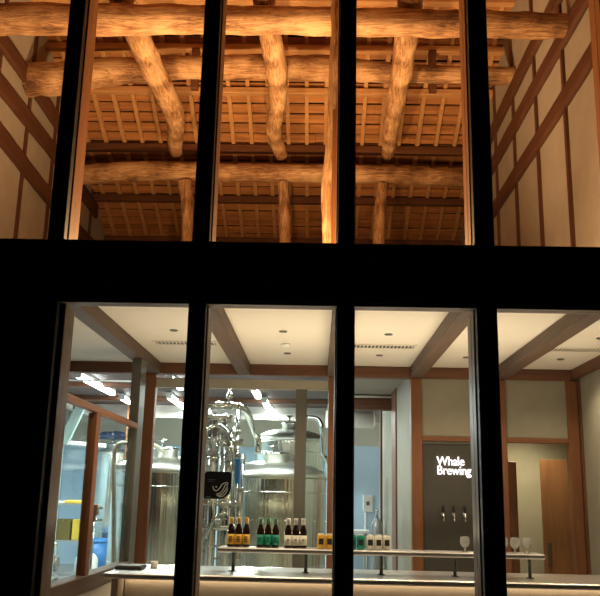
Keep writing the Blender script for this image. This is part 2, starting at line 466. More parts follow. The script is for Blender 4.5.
# ------------------------------------------------------------------ bar room: beams, posts, walls
bl = ['ceiling beam at the far left, above the glass partition', 'ceiling beam over the pipework, left of the middle', 'ceiling beam hidden mostly behind the middle facade post',
      'ceiling beam running to the post beside the tap wall', 'rightmost ceiling beam, running to the post by the door recess']
for x, l in zip((-1.775, -.80, .17, 1.06, 1.955), bl):
    tag(MB().box(x - .068, x + .068, 5.32, 8.93, 2.86, 2.979, .006).build('ceiling_beam', M['beamY']), l, 'beam')
tag(MB().box(-2.75, 2.72, 8.93, 9.07, 2.86, 2.979, .006).build('header_beam', M['darkX']), 'dark horizontal header beam along the back of the cream ceiling', 'beam')
struct(MB().box(-2.83, -2.75, 5.35, 9.07, 2.84, 3.04).build('trim_2', M['darkY']))
struct(MB().box(2.72, 2.79, 5.35, 9.07, 2.88, 2.979).build('trim_3', M['darkY']))
wp = ['red-brown wooden post between the two left glass bays behind the counter', 'red-brown wooden post right of the big steel tank', 'wooden post left of the dark tap wall',
      'wooden post right of the tap wall, partly behind the facade post', 'wooden corner post beside the brown door']
for (a, b), l in zip(((-1.885, -1.755), (.115, .215), (1.0, 1.115), (1.895, 2.01), (2.66, 2.775)), wp):
    tag(MB().box(a, b, 8.94, 9.06, 0, 2.859, .006).build('wooden_post', M['postZ']), l, 'post')
tag(MB().box(2.776, 2.80, 8.90, 9.06, 0, 2.859).build('corner_trim', M['darkZ']), 'thin dark corner trim where the right wall meets the corner post', 'trim')
struct(MB().box(2.80, 2.90, 5.3, 9.06, 0, 2.98).build('wall_bar_right', M['plaster2']))
# upper plaster panels and lintels over tap wall and recess
struct(MB().box(1.115, 1.895, 8.98, 9.04, 2.245, 2.86).build('wall_tap_upper', M['plaster2']))
struct(MB().box(2.01, 2.66, 8.98, 9.04, 2.245, 2.86).build('wall_recess_upper', M['plaster2']))
struct(MB().box(1.115, 1.895, 8.95, 9.06, 2.195, 2.244, .004).build('trim_4', M['postX']))
struct(MB().box(2.01, 2.66, 8.95, 9.06, 2.195, 2.244, .004).build('trim_5', M['postX']))
struct(MB().box(1.115, 1.895, 8.985, 9.03, 0, 2.194).build('wall_tap', M['panel']))
struct(MB().box(1.115, 1.895, 8.97, 8.985, 2.168, 2.194).build('trim_6', M['alu']))
# recess behind
struct(MB().box(2.0, 3.6, 10.35, 10.45, 0, 2.9).build('wall_recess', M['plaster4']))
struct(MB().box(1.90, 2.0, 9.06, 10.45, 0, 2.9).build('wall_recess_left', M['plaster4']))
struct(MB().box(3.5, 3.6, 9.06, 10.35, 0, 2.9).build('wall_recess_right', M['plaster2']))
struct(MB().box(2.0, 3.5, 9.06, 10.35, 2.6, 2.66).build('ceiling_recess', M['ceil']))
d = shell('door_1', (3.0, 10.0, 0))
MB().box(2.62, 3.44, 9.98, 10.02, .01, 2.08, .004).build('door_leaf', M['door'], d)
MB().box(2.66, 2.69, 9.94, 9.98, .9, 1.15, .008).build('door_handle', M['alu'], d)
tag(MB().box(2.14, 2.25, 9.6, 9.68, 0, 2.03, .005).build('door_jamb', M['postZ']), 'dark wooden jamb standing in the recess just right of the post', 'jamb')

# corridor bay between the posts at x .2 and 1.0
struct(MB().box(1.0, 1.1, 9.06, 10.55, 0, 2.96).build('wall_corridor', M['plaster5']))
tag(MB().box(.98, 1.1, 10.551, 11.1, 0, 2.96, .005).build('corridor_post', M['postZ']), 'brown post between the two plaster panels of the corridor wall', 'post')
struct(MB().box(1.0, 1.1, 11.101, 12.9, 0, 2.96).build('wall_corridor_back', M['plaster5']))
tag(MB().box(.97, 1.1, 12.901, 13.0, 0, 2.96, .005).build('corridor_jamb', M['darkZ']), 'dark jamb at the far end of the corridor wall', 'jamb')
struct(MB().box(.2, 1.1, 9.08, 11.25, 2.962, 3.02).build('ceiling_corridor', M['grey']))
tag(MB().box(.2, 1.0, 9.35, 9.42, 2.945, 2.961).build('slot_vent', M['ink']), 'thin dark slot in the grey corridor soffit', 'vent')
tag(MB().box(.2, 1.0, 11.25, 11.40, 2.76, 3.0, .004).build('corridor_beam', M['darkX']), 'dark beam across the end of the corridor soffit', 'beam')
tag(MB().tube([(.2, 11.21, 2.93), (1.0, 11.21, 2.93)], .016, 10).build('ceiling_conduit', M['whitepl']), 'white conduit along the corridor beam', 'pipe')

# glass wall between the bar and the tanks
gw = thing('glass_wall', 'metal-framed glass wall in front of the steel tanks, behind the bottles', 'glass wall', (-.8, 9.0, 0))
MB().box(-1.755, .115, 8.97, 9.03, 2.715, 2.82, .003).build('head_frame', M['alubeige'], gw)
MB().box(-.235, -.115, 8.96, 9.04, .06, 2.715, .004).build('mullion', M['alu'], gw)
MB().box(-1.755, .115, 8.97, 9.03, .0, .06).build('bottom_frame', M['alu'], gw)
MB().box(-1.75, -.235, 8.996, 9.004, .06, 2.715).build('pane', M['glass2'], gw)
MB().box(-.115, .11, 8.996, 9.004, .06, 2.715).build('pane', M['glass2'], gw)
tag(MB().box(-1.80, -1.71, 7.955, 8.2, 0, 2.859, .005).build('metal_jamb', M['alu']), 'grey metal jamb closing the far end of the glass partition, left of the red-brown post', 'jamb')

# left partition: kneewall, sill, head rail, posts, glass
struct(MB().box(-1.80, -1.70, 5.32, 7.95, 0, .86).build('wall_partition', M['plaster3']))
lp = thing('glass_partition', 'wood-framed glass partition running back at the left end of the bar', 'partition', (-1.75, 7.1, .86))
MB().box(-1.81, -1.69, 5.34, 7.95, .861, .975, .005).build('sill', M['beamY'], lp)
MB().box(-1.77, -1.71, 5.34, 7.95, 2.185, 2.235, .004).build('head_rail', M['postY'], lp)
MB().box(-1.775, -1.705, 6.45, 6.56, .976, 2.179, .004).build('upright', M['postZ'], lp)
MB().box(-1.744, -1.736, 5.34, 6.45, .976, 2.179).build('pane', M['glass2'], lp)
MB().box(-1.744, -1.736, 6.56, 7.95, .976, 2.179).build('pane', M['glass2'], lp)

# ceiling fittings
def downlight(x, y, label):
    t = thing('recessed_downlight', label, 'downlight', (x, y, 2.98), 'recessed downlights in the cream ceiling')
    MB().lathe(x, y, [(.022, 2.979), (.036, 2.979), (.036, 2.972), (.028, 2.970), (.022, 2.974)], 24).build('trim_ring', M['alu'], t)
    MB().lathe(x, y, [(.0215, 2.9785), (.0215, 2.9745)], 20).build('lens', M['lens'], t)
    return t
DL = [(-1.27, 7.13, 'small recessed downlight in the ceiling left of the pipework, beside the long air vent'),
      (-.31, 7.10, 'nearer small downlight in the ceiling above the big steel tank'), (-.31, 8.2, 'farther small downlight in the ceiling above the big steel tank'),
      (.61, 7.15, 'nearer small downlight in the ceiling above the corridor opening'), (.61, 8.22, 'farther small downlight in the ceiling above the corridor opening'),
      (1.48, 8.25, 'small downlight in the ceiling above the tap wall'), (2.42, 8.27, 'farther small downlight in the ceiling above the door recess'),
      (2.45, 7.16, 'nearer small downlight at the right edge above the door recess')]
for a in DL: downlight(*a)
sd = MB().lathe(-.31, 7.71, [(.045, 2.979), (.045, 2.962), (.03, 2.952), (0, 2.951)], 20)
tag(sd.build('smoke_detector', M['whitepl']), 'white round smoke detector between the two downlights above the big tank', 'detector')
def vent(x0, x1, label):
    t = thing('air_vent', label, 'vent', ((x0 + x1) / 2, 7.74, 2.979))
    y0, y1 = 7.64, 7.83
    f_ = MB()
    f_.box(x0, x1, y0, y0 + .02, 2.970, 2.979).box(x0, x1, y1 - .02, y1, 2.970, 2.979).box(x0, x0 + .02, y0 + .02, y1 - .02, 2.970, 2.979).box(x1 - .02, x1, y0 + .02, y1 - .02, 2.970, 2.979)
    f_.build('vent_frame', M['cream'], t)
    MB().box(x0 + .02, x1 - .02, y0 + .02, y1 - .02, 2.976, 2.979).build('backing', M['ink'], t)
    s = MB(); n = int((x1 - x0) / .036)
    for i in range(n):
        x = x0 + .02 + (x1 - x0 - .04) * (i + .5) / n
        s.box(x - .005, x + .005, y0 + .02, y1 - .02, 2.971, 2.976)
    s.build('slats', M['cream'], t)
vent(-1.56, -.95, 'long slotted air vent in the ceiling at left, above the counter end')
vent(.25, .92, 'long slotted air vent in the ceiling above the corridor opening')
vent(2.10, 2.70, 'long slotted air vent in the ceiling at right, above the door recess')

# ------------------------------------------------------------------ counter, shelf and what stands on them
ct = thing('bar_counter', 'long bar counter with steel top and tan front lit from under its edge', 'counter', (.6, 6.65, 0))
MB().box(-1.52, 2.80, 6.22, 7.08, .978, 1.02, .016, 3).build('counter_top', M['steelX'], ct)
MB().box(-1.40, 2.80, 6.44, 7.0, .02, .977).build('counter_body', M['plaster3'], ct)
MB().box(-1.39, 2.80, 6.40, 6.42, .968, .977).build('led_strip', M['led'], ct)
MB().box(-1.46, -1.41, 6.26, 6.98, .70, .977, .004).build('end_panel', M['plaster3'], ct)
bs = thing('bottle_shelf', 'raised steel bottle shelf on thin posts along the counter', 'shelf', (.48, 6.6, 1.02))
MB().box(-.735, 1.715, 6.48, 6.73, 1.162, 1.2, .016, 3).build('shelf_board', M['steelX'], bs)
for x in (-.62, -.07, .50, 1.055, 1.616):
    MB().tube([(x, 6.6, 1.021), (x, 6.6, 1.163)], .013, 12).lathe(x, 6.6, [(.028, 1.0205), (.028, 1.026)], 16).build('shelf_post', M['alu'], bs)

def bottle(label_mat, foil, loc, label, group):
    x, y, z = loc
    t = thing('beer_bottle', label, 'bottle', loc, group)
    MB().lathe(x, y, [(0.0259, z), (0.0282, z + .004), (0.0282, z + .118), (0.0250, z + .132), (.018, z + .150), (.0135, z + .166), (.0130, z + .205), (.0148, z + .206), (.0148, z + .213), (0, z + .213)], 24).build('glass_body', M['bottle'], t)
    lb = MB().lathe(x, y, [(0.0286, z + .018), (0.0291, z + .018), (0.0291, z + .092), (0.0286, z + .092)], 24).build('paper_label', label_mat, t)
    k = MB()
    if label_mat is M['white']:
        k.box(x - .008, x + .008, y - .0312, y - .0285, z + .055, z + .063)
    else:
        k.box(x - .012, x + .012, y - .0312, y - .0265, z + .068, z + .076).box(x - .014, x + .012, y - .0312, y - .0265, z + .050, z + .058).box(x - .010, x + .012, y - .0312, y - .0265, z + .036, z + .042)
    k.build('label_print', M['ink'] if label_mat is not M['green'] else M['foilg'], lb)
    MB().lathe(x, y, [(.0143, z + .168), (.0138, z + .2035), (.0158, z + .204), (.0158, z + .2155), (0, z + .2158)], 20).build('neck_foil', foil, t)
    return t
SH = 1.2005
for mat, foil, x0, cname in ((M['yellow'], M['gold'], -.645, 'yellow'), (M['green'], M['foilg'], -.420, 'green'), (M['white'], M['foilw'], -.208, 'off-white')):
    b0 = None
    for i, w in enumerate(('left', 'middle', 'right')):
        lab = 'dark beer bottle with %s label on the shelf, %s one of its trio' % (cname, w)
        loc = (x0 + .0578 * i, 6.6, SH)
        if b0 is None: b0 = bottle(mat, foil, loc, lab, 'beer bottles on the steel shelf')
        else: dup(b0, loc, lab)
def can(mat, loc, label):
    x, y, z = loc
    t = thing('beer_can', label, 'can', loc, 'small cans on the steel shelf')
    b = MB().lathe(x, y, [(.024, z), (.0305, z + .006), (.0305, z + .092), (.0245, z + .104)], 24).build('can_body', mat, t)
    MB().lathe(x, y, [(.0245, z + .104), (.0255, z + .106), (.0255, z + .109), (.022, z + .109), (.021, z + .106), (0, z + .106)], 24).build('can_lid', M['can'], t)
    e = MB()
    for i in range(6):
        a0 = -PI / 2 - .62 + 1.24 * i / 6; a1 = -PI / 2 - .62 + 1.24 * (i + 1) / 6
        p = [(x + r * math.cos(a), y + r * math.sin(a), zz) for zz in (z + .030, z + .074) for r, a in ((.0315, a0), (.0315, a1), (.030, a1), (.030, a0))]
        e.hexa(p)
    e.build('dark_emblem', M['ink'], b)
    return t
for mat, xs, cname in ((M['yellow'], (.044, .108), 'yellow'), (M['green'], (.280, .345), 'green'), (M['white'], (.418, .481, .544), 'white')):
    c0 = None
    ws = ('left', 'right') if len(xs) == 2 else ('left', 'middle', 'right')
    for x, w in zip(xs, ws):
        lab = '%s can with dark square emblem on the shelf, %s one of the %s cans' % (cname, w, cname)
        if c0 is None: c0 = can(mat, (x, 6.6, SH), lab)
        else: dup(c0, (x, 6.6, SH), lab)
def goblet(loc, label):
    x, y, z = loc
    t = thing('tulip_glass', label, 'glass', loc, 'tulip glasses on the steel shelf')
    MB().lathe(x, y, [(.0, z + .003), (.024, z), (.025, z + .002), (.008, z + .006), (.006, z + .012), (.007, z + .026), (.022, z + .038), (.034, z + .056), (.037, z + .074), (.033, z + .098), (.030, z + .112),
                      (.0288, z + .112), (.0317, z + .098), (.0355, z + .074), (.0325, z + .057), (.021, z + .041), (0, z + .034)], 28).build('bowl', M['clear'], t)
    return t
g0 = None
for x, l in ((1.135, 'stemmed tulip glass standing alone, left of the facade post'), (1.425, 'stemmed tulip glass half hidden at the right of the facade post'),
             (1.512, 'stemmed tulip glass, middle of the three at the shelf end'), (1.602, 'stemmed tulip glass, rightmost at the shelf end')):
    if g0 is None: g0 = goblet((x, 6.6, SH), l)
    else: dup(g0, (x, 6.6, SH), l)
tr = thing('dark_tray', 'dark flat tray on the left end of the counter', 'tray', (-1.40, 6.62, 1.02))
MB().box(-1.50, -1.30, 6.50, 6.72, 1.0205, 1.045, .008, 2).build('tray_base', M['ink'], tr)
MB().box(-1.49, -1.31, 6.51, 6.71, 1.0451, 1.050, .002).build('tray_insert', M['alu'], tr)
tag(MB().lathe(-1.25, 6.75, [(.024, 1.0205), (.03, 1.07), (.028, 1.07), (.022, 1.025), (0, 1.025)], 20).build('white_cup', M['whitepl']), 'small white cup beside the dark tray on the counter', 'cup')

# taps and sign
for x, l in ((1.322, 'leftmost beer tap with black handle on the dark tap wall'), (1.432, 'second beer tap from the left on the dark tap wall'),
             (1.545, 'third beer tap from the left on the dark tap wall'), (1.655, 'beer tap on the dark wall nearest the facade post')):
    t = thing('beer_tap', l, 'tap', (x, 8.985, 1.44), 'beer taps on the tap wall')
    MB().lathe(x, 8.93, [(.006, 1.462), (.011, 1.466), (.014, 1.53), (.008, 1.535)], 16).build('tap_handle', M['tap'], t)
    MB().tube([(x, 8.985, 1.445), (x, 8.93, 1.445)], .013, 12).tube(spline([(x, 8.94, 1.455), (x, 8.915, 1.44), (x, 8.905, 1.41), (x, 8.905, 1.375)], 8), .009, 10).lathe(x, 8.93, [(.014, 1.436), (.014, 1.452), (.008, 1.463)], 16).lathe(x, 8.982, [(.022, 1.43), (.022, 1.46)], 16).build('tap_spout', M['chrome'], t)

def text_mesh(name, body, size, loc, mat, parent=None, offset=.004, ext=.008, spacing=1.0):
    cu = bpy.data.curves.new(name, 'FONT'); cu.body = body; cu.size = size; cu.extrude = ext; cu.offset = offset; cu.space_character = spacing
    o = bpy.data.objects.new(name, cu); COL.objects.link(o)
    bpy.context.view_layer.update()
    dg = bpy.context.evaluated_depsgraph_get()
    me = bpy.data.meshes.new_from_object(o.evaluated_get(dg))
    bpy.data.objects.remove(o)
    me.transform(Matrix.Rotation(PI / 2, 4, 'X') @ Matrix.Diagonal((.86, 1, 1, 1)))
    me.materials.clear(); me.materials.append(mat)
    r = bpy.data.objects.new(name, me); COL.objects.link(r)
    if parent is not None:
        r.parent = parent; r.location = Vector(loc) - root_loc(parent)
    else: r.location = loc
    return r
sg = thing('lit_sign', 'glowing white two-line lettered sign on the dark tap wall above the taps', 'sign', (1.47, 8.985, 1.84))
text_mesh('upper_line', 'Whale', .130, (1.268, 8.968, 1.945), M['neon'], sg, .001, .012, .97)
text_mesh('lower_line', 'Brewing', .130, (1.268, 8.968, 1.850), M['neon'], sg, .001, .012, .97)

# black board with white curved lines hanging on the glass
wb = thing('hanging_black_board', 'black rounded board with white wavy lines, hung in front of the glass wall and pipes', 'board', (-1.04, 8.93, 1.55))
pol = []
def arc(cx, cz, r, a0, a1, n=8):
    return [(cx + r * math.cos(a0 + (a1 - a0) * i / n), cz + r * math.sin(a0 + (a1 - a0) * i / n)) for i in range(n + 1)]
pol = arc(-1.135, 1.785, .045, PI, PI / 2) + arc(-.925, 1.80, .03, PI / 2, 0) + arc(-1.015, 1.67, .12, 0, -PI / 2) + arc(-1.15, 1.58, .03, -PI / 2, -PI)
MB().prism(pol, 8.93, 8.955).build('board_body', M['jet'], wb)
ln = MB()
def bp(u, v): return (-1.186 + (195 + u / 8.51 - 204) * .01058, 8.927, 1.833 - (440 + v / 8.51 - 471) * .0101)
for q in (((158, 395), (170, 425), (195, 432), (220, 405), (240, 372), (284, 360)), ((190, 462), (225, 450), (250, 415), (262, 385), (288, 372)),
          ((195, 475), (235, 465), (265, 425), (284, 390)), ((210, 485), (250, 475), (276, 440), (286, 412))):
    ln.tube(spline([bp(*c) for c in q], 18), .0024, 6)
ln.lathe(-1.048, 8.927, [(.005, 1.668), (.005, 1.678)], 8)
ln.build('white_lines', M['whitepl'], wb)
for q in ((-1.14, -1.06, 1.742, 1.745), (-1.14, -1.08, 1.725, 1.727), (-1.155, -1.10, 1.565, 1.571)):
    MB().box(q[0], q[1], 8.928, 8.93, q[2], q[3]).build('fine_print', M['alu'], wb)

# ------------------------------------------------------------------ brewery shell
struct(MB().box(-6.2, 1.9, 9.08, 17.0, 3.35, 3.42).build('ceiling_brewery', M['bceil']))
struct(MB().box(-6.2, -2.84, 5.3, 9.08, 3.35, 3.42).build('ceiling_brewery_left', M['bceil']))
struct(MB().box(-6.2, 3.6, 17.0, 20.6, 3.9, 3.96).build('ceiling_brewery_back', M['cream']))
struct(MB().box(-6.2, 3.6, 17.0, 17.08, 3.35, 3.9).build('wall_drop', M['bceil']))
struct(MB().box(-6.2, 3.6, 20.4, 20.5, 0, 3.9).build('wall_brewery_back', M['cream']))
struct(MB().box(-6.1, 3.6, 20.34, 20.4, 0, 2.78).build('wall_brewery_panel', M['blue']))
struct(MB().box(-6.2, -6.1, 5.3, 20.4, 0, 3.9).build('wall_brewery_left', M['blue']))
struct(MB().box(3.5, 3.6, 10.45, 20.4, 0, 3.9).build('wall_brewery_right', M['cream']))
struct(MB().box(1.1, 1.9, 13.0, 13.1, 0, 3.35).build('wall_brewery_side', M['cream']))
struct(MB().box(-4.4, 2.8, 9.072, 9.09, 3.0, 3.5).build('wall_over_glass', M['bceil']))
jl = ['dark ceiling joist in the brewery nearest the bar', 'second dark ceiling joist in the brewery', 'third dark ceiling joist in the brewery', 'dark ceiling joist at the far edge of the brewery ceiling']
for y, l in zip((11.2, 13.4, 15.3, 16.9), jl):
    tag(MB().box(-6.1, 1.85, y - .07, y + .07, 3.27, 3.349, .004).build('ceiling_joist', M['darkX']), l, 'joist')
cl = ['pale thin conduit across the top of the left glass bay', 'pale thin conduit below the upper one, across the brewery', ]
for (y, z), l in zip(((10.2, 3.06), (11.0, 3.05)), cl):
    tag(MB().tube([(-6.0, y, z), (1.0 if y < 10.5 else .95, y, z)], .013, 8).build('ceiling_conduit', M['whitepl']), l, 'pipe')

ll = ['fluorescent batten light at the left, nearest one in the brewery', 'fluorescent batten light at left, behind the nearest one', 'short fluorescent light at the far left above the pale blue wall',
      'bright fluorescent batten light just above the steel pipework', 'second fluorescent batten light behind the pipework', 'third fluorescent batten light, farthest above the rear tank',
      'fluorescent light seen between the red-brown post and the second facade post', 'fluorescent light farther back over the left steel tank']
LT = [(-3.52, 12.05, 14.2), (-3.50, 14.8, 16.7), (-4.7, 16.2, 17.0 - .1), (-1.02, 13.2, 14.3), (-.95, 14.9, 15.9), (-.93, 16.0, 16.85), (-2.2, 12.2, 13.3), (-2.6, 14.5, 16.6)]
LX = [(-2.3, 9.75), (-.55, 9.75)]  # extra battens hidden above the header, added to brighten tanks and pipes
for (x, y0, y1), l in zip(LT, ll):
    t = thing('ceiling_light', l, 'light', (x, (y0 + y1) / 2, 3.28))
    MB().box(x - .05, x + .05, y0, y1, 3.305, 3.348, .004).build('housing', M['whitepl'], t)
    MB().box(x - .045, x + .045, y0 + .031, y1 - .031, 3.235, 3.3045, .015, 2).build('diffuser', M['tube'], t)
    for yc in (y0, y1 - .03): MB().box(x - .048, x + .048, yc, yc + .03, 3.232, 3.3045).build('end_cap', M['whitepl'], t)

for (x, y), l in zip(LX, ('added unseen batten light across the top of the left tank, just behind the header beam', 'added unseen batten light across the top of the large tank, just behind the header beam')):
    t = thing('ceiling_light', l, 'light', (x, y, 3.28))
    MB().box(x - .6, x + .6, y - .05, y + .05, 3.305, 3.348, .004).build('housing', M['whitepl'], t)
    MB().box(x - .57, x + .57, y - .045, y + .045, 3.235, 3.3045, .015, 2).build('diffuser', M['tube'], t)
# ------------------------------------------------------------------ tanks
def tank(cx, cy, r, z0, zs, zt, label, jacket=True):
    t = thing('steel_tank', label, 'tank', (cx, cy, 0))
    prof = [(.06, z0 - .35), (.10, z0 - .33), (r * .96, z0 - .02), (r, z0 + .02), (r, zs - .03), (r * .995, zs)]
    MB().lathe(cx, cy, prof, 64).build('tank_body', M['steel'], t)
    h = zt - zs
    dome = [(r * 1.012, zs - .012), (r * 1.012, zs + .012)] + [(r * math.cos(a), zs + .012 + (h - .012) * math.sin(a)) for a in [PI / 2 * i / 9 for i in range(1, 9)]] + [(.0, zt)]
    MB().lathe(cx, cy, dome, 64).build('tank_dome', M['steeldome'], t)
    MB().lathe(cx + r * .05, cy - r * .35, [(.15, zt - h * .25), (.15, zt + .05), (.17, zt + .055), (.17, zt + .075), (.12, zt + .09), (0, zt + .10)], 32).build('manhole', M['chrome'], t)
    MB().tube([(cx - .02, cy - r * .35, zt + .09), (cx - .02, cy - r * .35, zt + .19)], .02, 10).tube([(cx - .08, cy - r * .35, zt + .18), (cx + .04, cy - r * .35, zt + .18)], .012, 8).build('vent_valve', M['chrome'], t)
    for a in (PI / 4, 3 * PI / 4, 5 * PI / 4, 7 * PI / 4):
        x, y = cx + r * .8 * math.cos(a), cy + r * .8 * math.sin(a)
        MB().tube([(x, y, 0.0), (x, y, z0 - .0)], .035, 12).build('leg', M['steel'], t)
    for z in (z0 + .25, zs - .18):
        MB().lathe(cx, cy, [(r + .001, z - .008), (r + .006, z), (r + .001, z + .008)], 64).build('weld_band', M['chrome'], t)
    return t
tank(-.525, 10.6, .65, .55, 1.82, 2.03, 'large steel tank with domed top, right behind the bottles')
lt = tank(-1.885, 10.6, .65, .55, 1.86, 2.06, 'large steel tank at left, behind the wooden post')
rt = tank(-.40, 12.75, .52, .9, 2.42, 2.60, 'rear steel tank rising behind the dome of the large one')
tank(-4.62, 19.2, .42, .55, 2.5, 2.62, 'slim steel tank at the far left behind the partition')
tag(MB().lathe(-4.62, 19.2, [(.44, 2.84), (.46, 2.88), (.3, 2.98), (0, 3.02)], 24).build('blue_cover', M['bluecap']), 'dark blue cover on top of the slim far-left tank', 'cover')
# pipe loop of the rear tank
tag(MB().tube(spline([(-.30, 12.2, 2.66), (-.18, 12.15, 2.72), (0.0, 12.12, 2.70), (.07, 12.1, 2.55), (.09, 12.1, 2.2), (.17, 12.1, 1.9), (.17, 12.1, .02)], 30), .035, 12).build('steel_pipe', M['chrome']),
    'curved steel pipe coming down at the right of the rear tank', 'pipe')
MB().tube(spline([(-2.25, 9.75, .02), (-2.26, 9.75, .75), (-2.31, 9.75, 1.51), (-2.345, 9.75, 1.98), (-2.325, 9.75, 2.11), (-2.26, 9.75, 2.155), (-2.08, 9.76, 2.155), (-1.93, 9.95, 2.15), (-1.88, 10.25, 2.10)], 40), .026, 12).build('fill_hose', M['hose'], lt)
cv = thing('valve_cluster', 'copper coloured valve cluster on the left side of the left tank', 'valve', (-2.58, 10.2, 1.3))
MB().box(-2.66, -2.56, 10.02, 10.12, 1.33, 1.46, .01).build('valve_body', M['copper'], cv)
MB().tube([(-2.75, 10.05, 1.42), (-2.50, 10.05, 1.42)], .02, 10).tube([(-2.72, 10.05, 1.28), (-2.50, 10.05, 1.28)], .015, 10).tube([(-2.60, 10.05, .02), (-2.60, 10.05, 1.33)], .016, 10).build('valve_pipe', M['chrome'], cv)
MB().lathe(-2.69, 10.05, [(.05, 1.485), (.055, 1.49), (.055, 1.505), (0, 1.505)], 16).tube([(-2.69, 10.05, 1.42), (-2.69, 10.05, 1.487)], .01, 8).build('hand_wheel', M['alu'], cv)

# pipework tower left of the large tank
pt = thing('pipework_tower', 'dense tower of steel pipes and valves left of the large tank', 'pipework', (-1.12, 9.7, 0))
for i, (x, y, r, z1) in enumerate(((-1.37, 9.62, .030, 2.46), (-1.27, 9.72, .022, 2.60), (-1.17, 9.60, .035, 2.42), (-1.08, 9.74, .020, 2.52), (-1.0, 9.62, .030, 2.30), (-.93, 9.76, .018, 2.62), (-.86, 9.68, .024, 2.05), (-1.45, 9.74, .024, 2.55))):
    r *= 1.65
    p = MB().tube([(x, y, .02), (x, y, z1)], r, 14)
    for z in (.9 + .07 * (i % 3), 1.45 + .11 * (i % 4), 2.0 + .06 * (i % 2)):
        p.lathe(x, y, [(r, z - .012), (r + .016, z - .010), (r + .016, z + .010), (r, z + .012)], 16)
    p.build('riser_pipe', M['chrome'], pt)
for i, (x0, x1, y, z, r) in enumerate(((-1.52, -.92, 9.62, 2.60, .030), (-1.52, -.98, 9.70, 2.46, .034), (-1.5, -.90, 9.74, 2.32, .022), (-1.5, -.84, 9.62, 2.18, .028), (-1.42, -.82, 9.58, 1.50, .018), (-1.42, -.84, 9.58, 1.24, .020))):
    r *= 1.5
    p = MB().tube([(x0, y, z), (x1, y, z)], r, 14)
    for q in range(4):
        x = x0 + (x1 - x0) * (q + .5) / 4
        p.tube([(x - .012, y, z), (x + .012, y, z)], r + .016, 14)
    p.build('cross_pipe', M['chrome'], pt)
for x, z in ((-1.33, 2.63), (-1.02, 2.63)):
    MB().lathe(x, 9.62, [(.016, z), (.016, z + .05), (.036, z + .055), (.036, z + .10), (.018, z + .13), (.012, z + .20), (0, z + .21)], 16).build('relief_valve', M['chrome'], pt)
MB().tube(spline([(-.92, 9.62, 2.60), (-.85, 9.70, 2.57), (-.80, 9.9, 2.48), (-.76, 10.2, 2.36), (-.72, 10.3, 2.25), (-.72, 10.3, 2.10)], 24), .045, 12).build('elbow_pipe', M['chrome'], pt)
MB().tube(spline([(-1.40, 9.56, .9), (-1.30, 9.54, 1.0), (-1.18, 9.52, 1.22), (-1.10, 9.52, 1.36), (-1.0, 9.55, 1.40)], 20), .016, 10).build('hose_pipe', M['chrome'], pt)
MB().tube(spline([(-1.36, 9.54, 2.1), (-1.25, 9.5, 2.30), (-1.1, 9.5, 2.36), (-.98, 9.5, 2.22), (-.95, 9.55, 2.0), (-.95, 9.58, 1.86)], 24), .020, 10).build('hose_pipe', M['chrome'], pt)
for x, z in ((-1.17, 2.20), (-1.0, 2.10), (-1.30, 1.95), (-1.08, 1.30), (-1.28, 1.08), (-.9, 2.28)):
    MB().lathe(x, 9.54, [(.03, z - .03), (.042, z - .02), (.042, z + .02), (.03, z + .03)], 16).tube([(x, 9.54, z), (x, 9.47, z + .02)], .010, 8).tube([(x - .04, 9.47, z + .02), (x + .04, 9.47, z + .02)], .008, 8).build('valve', M['chrome'], pt)
MB().box(-.915, -.865, 9.55, 9.60, 1.72, 2.0, .006).build('gauge_tube', M['bluebin'], pt)

# ------------------------------------------------------------------ far brewery furniture
rk = thing('wire_rack', 'grey metal storage rack against the pale blue area at far left', 'rack', (-4.85, 16.2, 0))
for x in (-5.35, -4.35):
    for y in (15.95, 16.45):
        MB().tube([(x, y, 0), (x, y, 1.42)], .022, 8).build('rack_post', M['rack'], rk)
for z in (.12, .72, 1.38):
    MB().box(-5.38, -4.32, 15.92, 16.48, z, z + .03).build('rack_shelf', M['rack'], rk)
def crate(x, y, z, w, d, h, mat, label):
    t = thing('crate', label, 'crate', (x, y, z))
    MB().box(x - w / 2, x + w / 2, y - d / 2, y - d / 2 + .02, z, z + h, .004).box(x - w / 2, x + w / 2, y + d / 2 - .02, y + d / 2, z, z + h, .004)\
        .box(x - w / 2, x - w / 2 + .02, y - d / 2 + .02, y + d / 2 - .02, z, z + h, .004).box(x + w / 2 - .02, x + w / 2, y - d / 2 + .02, y + d / 2 - .02, z, z + h, .004).box(x - w / 2 + .02, x + w / 2 - .02, y - d / 2 + .02, y + d / 2 - .02, z, z + .02).build('crate_body', mat, t)
    r = MB()
    for k in range(3): r.tube([(x - w / 3 + w / 3 * k, y - d / 2 - .004, z + h), (x - w / 3 + w / 3 * k, y + d / 2 + .004, z + h)], w / 7, 10)
    r.build('crate_rim', mat, t)
crate(-4.74, 16.15, .751, .32, .40, .33, M['olive'], 'olive crate with scalloped top on the middle rack shelf')
tag(MB().box(-4.72, -4.36, 16.0, 16.4, 1.411, 1.47, .008).build('yellow_box', M['yell2']), 'flat yellow box lid on top of the rack', 'lid')
tag(MB().box(-5.3, -4.76, 16.0, 16.4, 1.411, 1.45, .008).build('white_box', M['whitepl']), 'flat white box on top of the rack beside the yellow lid', 'box')
tag(MB().box(-4.54, -4.36, 16.0, 16.38, .751, 1.12, .008).build('yellow_box', M['yell2']), 'pale yellow box on the middle rack shelf right of the olive crate', 'box')
tag(MB().box(-5.28, -4.96, 16.0, 16.38, .751, .98, .01).build('white_box', M['whitepl']), 'white box on the middle rack shelf left of the olive crate', 'box')
tag(MB().box(-5.2, -4.9, 16.0, 16.38, .151, .45, .01).build('white_box', M['whitepl']), 'white box on the bottom rack shelf', 'box')
pp = thing('floor_pump', 'grey pump on a wheeled stand in front of the rack', 'pump', (-4.78, 15.5, 0))
